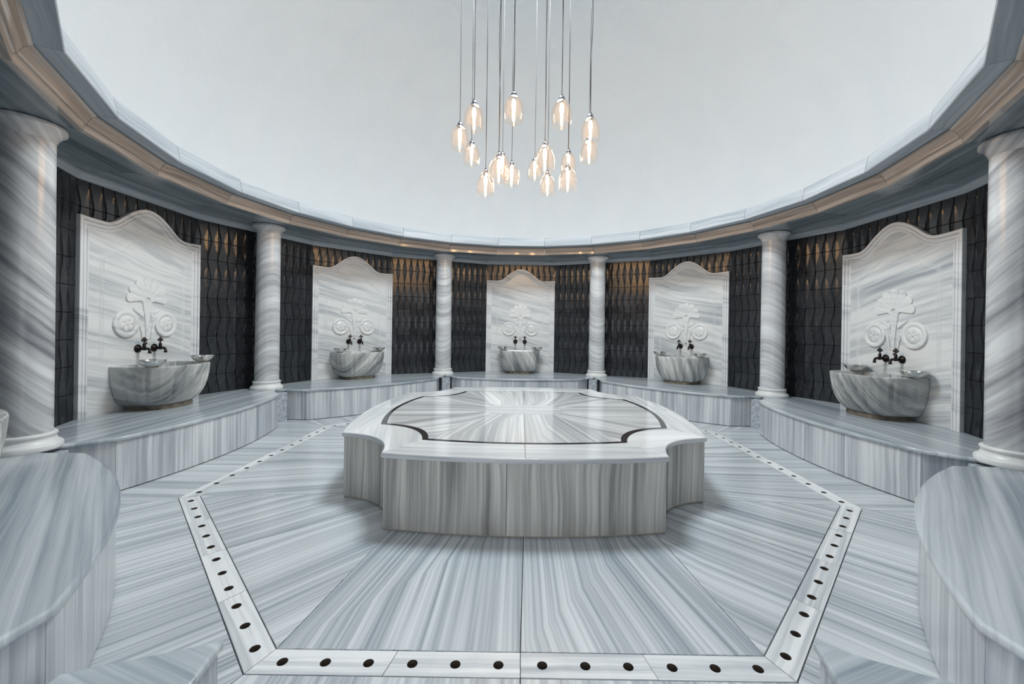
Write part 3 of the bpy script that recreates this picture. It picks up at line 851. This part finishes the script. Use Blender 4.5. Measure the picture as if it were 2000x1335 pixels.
# taps
def make_tap():
    root = empty('wall_tap')
    mb = MB(); lathe(mb, [(0.0005, 0.0), (0.042, 0.0), (0.043, 0.004), (0.040, 0.010), (0.030, 0.016), (0.018, 0.020), (0.015, 0.026), (0.0005, 0.028)], 22, 'y'); mb.build('escutcheon', M['bronze'], root)
    mb = MB(); tube(mb, [(0, -0.018, 0), (0, -0.045, 0), (0, -0.055, 0), (0, -0.08, 0), (0, -0.095, 0)], [0.012, 0.012, 0.019, 0.019, 0.013], 12); mb.build('valve_body', M['bronze'], root)
    mb = MB(); tube(mb, [(0, -0.09, 0), (0, -0.105, 0.001), (0, -0.119, -0.006), (0, -0.126, -0.020), (0, -0.127, -0.032), (0, -0.127, -0.033), (0, -0.127, -0.050)], [0.012, 0.013, 0.013, 0.013, 0.013, 0.016, 0.016], 12); mb.build('spout', M['bronze'], root)
    mb = MB(); lathe(mb, [(0.014, 0.012), (0.016, 0.030), (0.012, 0.034), (0.015, 0.040), (0.015, 0.048), (0.008, 0.054), (0.006, 0.066), (0.009, 0.070), (0.004, 0.074)], 14, 'z', (0, -0.068, 0)); mb.build('valve_stem', M['bronze'], root)
    mb = MB()
    for ax_, az in ((-0.017, 0.088), (0.017, 0.088), (0.0, 0.103)):
        pts = [(ax_ + 0.0105 * cos(2 * pi * k / 12), -0.068, az + 0.0105 * sin(2 * pi * k / 12)) for k in range(13)]
        tube(mb, pts, 0.0055, 8, False)
    tube(mb, [(0, -0.068, 0.07), (0, -0.068, 0.10)], 0.006, 8)
    for p in ((-0.031, 0.088), (0.031, 0.088), (0, 0.117)): 
        lathe(mb, [(0.0005, p[1] - 0.006), (0.005, p[1] - 0.004), (0.0065, p[1]), (0.005, p[1] + 0.004), (0.0005, p[1] + 0.006)], 8, 'z', (p[0], -0.068, 0))
    mb.build('handle', M['bronze'], root)
    return root
def make_bowl():
    root = empty('metal_bowl')
    mb = MB(); lathe(mb, [(0.0005, 0.0), (0.045, 0.0), (0.050, 0.002), (0.075, 0.014), (0.096, 0.034), (0.108, 0.056), (0.113, 0.064), (0.1135, 0.067), (0.110, 0.0665), (0.104, 0.056), (0.092, 0.036), (0.072, 0.018), (0.048, 0.008), (0.022, 0.008)], 36)
    b = mb.build('bowl_shell', M['silver'], root)
    mb = MB(); lathe(mb, [(0.024, 0.007), (0.020, 0.014), (0.010, 0.019), (0.0005, 0.020)], 18); mb.build('centre_boss', M['silver'], root)
    mb = MB(); pts = [(0.1125 * cos(2 * pi * k / 36), 0.1125 * sin(2 * pi * k / 36), 0.067) for k in range(37)]; tube(mb, pts, 0.0022, 6, False); mb.build('rolled_rim', M['silver'], root)
    return root
tap0, bowl0 = make_tap(), make_bowl()
used = {'t': False, 'b': False}
DESC = {'back': 'the centre fountain', 'back_left': 'the fountain just left of centre', 'back_right': 'the fountain just right of centre', 'left': 'the leftmost fountain', 'right': 'the rightmost fountain'}
BOWLP = {'back': ((-0.335, -0.22), (0.335, -0.27)), 'back_left': ((-0.335, -0.27), (0.335, -0.24)), 'back_right': ((-0.335, -0.28), (0.335, -0.24)),
         'left': ((-0.33, -0.365), (0.335, -0.35)), 'right': ((-0.335, -0.135), (0.37, -0.135))}
for nm in PLAB:
    (cx, cy), a = BAY[nm]
    for s in (-1, 1):
        side = 'left' if s < 0 else 'right'
        t = tap0 if not used['t'] else copy_tree(tap0); used['t'] = True
        p = bayp(nm, s * 0.096, -0.0005); t.location = (p[0], p[1], BENCH + 0.618); t.rotation_euler = (0, 0, -R(a))
        tag(t, 'dark bronze tap, %s one of the pair at %s' % (side, DESC[nm]), 'tap', 'wall taps above the basins')
        b = bowl0 if not used['b'] else copy_tree(bowl0); used['b'] = True
        q = BOWLP[nm][0 if s < 0 else 1]
        p = bayp(nm, *q); b.location = (p[0], p[1], BENCH + BAS_H + 0.001); b.rotation_euler = (0, 0, random.uniform(0, 6))
        tag(b, 'silver metal bowl on the %s rim, basin of %s' % (side, DESC[nm]), 'bowl', 'metal bowls on the basins')

# ------------------------------------------------------------------ pendant lamps
def dome_z(x, y):
    r = min(math.hypot(x, y), DR)
    z = DZ + DH * sqrt(max(0, 1 - (r / DR) ** 2))
    return z if r > SKR else min(z, OC_Z - 0.045)
def make_lamp():
    root = empty('pendant_lamp')       # origin at the cord grip, top of the socket cap
    mb = MB(); lathe(mb, [(0.0005, 0.004), (0.008, 0.003), (0.009, -0.010), (0.0005, -0.012)], 12); mb.build('cord_grip', M['black'], root)
    mb = MB(); lathe(mb, [(0.006, -0.009), (0.014, -0.013), (0.022, -0.024), (0.029, -0.040), (0.031, -0.052), (0.027, -0.056), (0.020, -0.056), (0.018, -0.075), (0.0005, -0.076)], 20); mb.build('socket_cap', M['chrome'], root)
    gp = [(0.026, -0.046), (0.040, -0.056), (0.058, -0.076), (0.074, -0.104), (0.084, -0.138), (0.0885, -0.172), (0.089, -0.205), (0.086, -0.240), (0.080, -0.268)]
    mb = MB(); lathe(mb, gp, 32)
    mb.build('glass_shade', M['glass'], root)
    mb = MB(); lathe(mb, [(0.011, -0.076), (0.013, -0.086), (0.015, -0.100), (0.017, -0.120), (0.017, -0.145), (0.013, -0.162), (0.0095, -0.18), (0.009, -0.215), (0.008, -0.262), (0.0045, -0.272), (0.0005, -0.274)], 14)
    mb.build('light_bulb', M['bulb'], root)
    return root
lamp0 = make_lamp()
LAMPS = [  # pixel measurements turned into places: cap u, v and apparent width in the photograph give distance and height
 (249, 495, 185, 'glass pendant lamp furthest to the left of the cluster'),
 (392, 278, 200, 'glass pendant lamp, the highest on the left side of the cluster'),
 (367, 680, 165, 'small glass pendant lamp below the two leftmost lamps'),
 (507, 968, 180, 'glass pendant lamp hanging lowest on the left half of the cluster'),
 (640, 800, 198, 'large glass pendant lamp, upper right neighbour of the lowest left lamp'),
 (768, 890, 165, 'small glass pendant lamp low in the middle-left, below the topmost lamp'),
 (790, 190, 205, 'glass pendant lamp hanging highest of the whole cluster'),
 (1000, 850, 150, 'smallest glass pendant lamp, half behind the large lamp right of the middle'),
 (1102, 688, 200, 'large glass pendant lamp right of the middle with a small one behind its left side'),
 (1128, 990, 160, 'glass pendant lamp hanging lowest of the right half of the cluster'),
 (1271, 230, 205, 'glass pendant lamp, the highest on the right half of the cluster'),
 (1338, 770, 155, 'small glass pendant lamp above and behind the low lamp on the right'),
 (1332, 915, 180, 'glass pendant lamp low on the right, in front of a smaller one above it'),
 (1558, 410, 190, 'upper of the two overlapping glass pendant lamps furthest right'),
 (1545, 640, 175, 'lower of the two overlapping glass pendant lamps furthest right'),
 (676, 795, 150, 'glass pendant lamp almost hidden behind the large one left of the middle')]
for i, (zx, zy, zw, lab) in enumerate(LAMPS):
    u, v, w = 850 + zx * 0.1948, 140 + zy * 0.1948, zw * 0.1948
    d = 0.178 * 797 / w
    v2 = v - 0.0148 * (u - 1016); u2 = u + 0.0148 * (v - 641)
    x = (u2 - 1016) / 797 * d; y = d - 4.218; z = 1.318 + (641 - v2) * d / 797
    o = lamp0 if i == 0 else copy_tree(lamp0)
    o.location = (x, y, z); o.rotation_euler = (0, 0, random.uniform(0, 6))
    tag(o, lab, 'pendant lamp', 'glass pendant lamps under the dome')
    top = dome_z(x, y) - z
    mb = MB(); n = 14; pts = []
    wob = 0.010 if i in (4, 6, 13) else 0.002
    for k in range(n + 1):
        t = k / n; pts.append((wob * sin(t * 9 + i) * sin(pi * t), wob * cos(t * 7 + i) * sin(pi * t), 0.002 + (top - 0.004) * t))
    tube(mb, pts, 0.0027, 6)
    mb.build('cord', M['cord'], o)
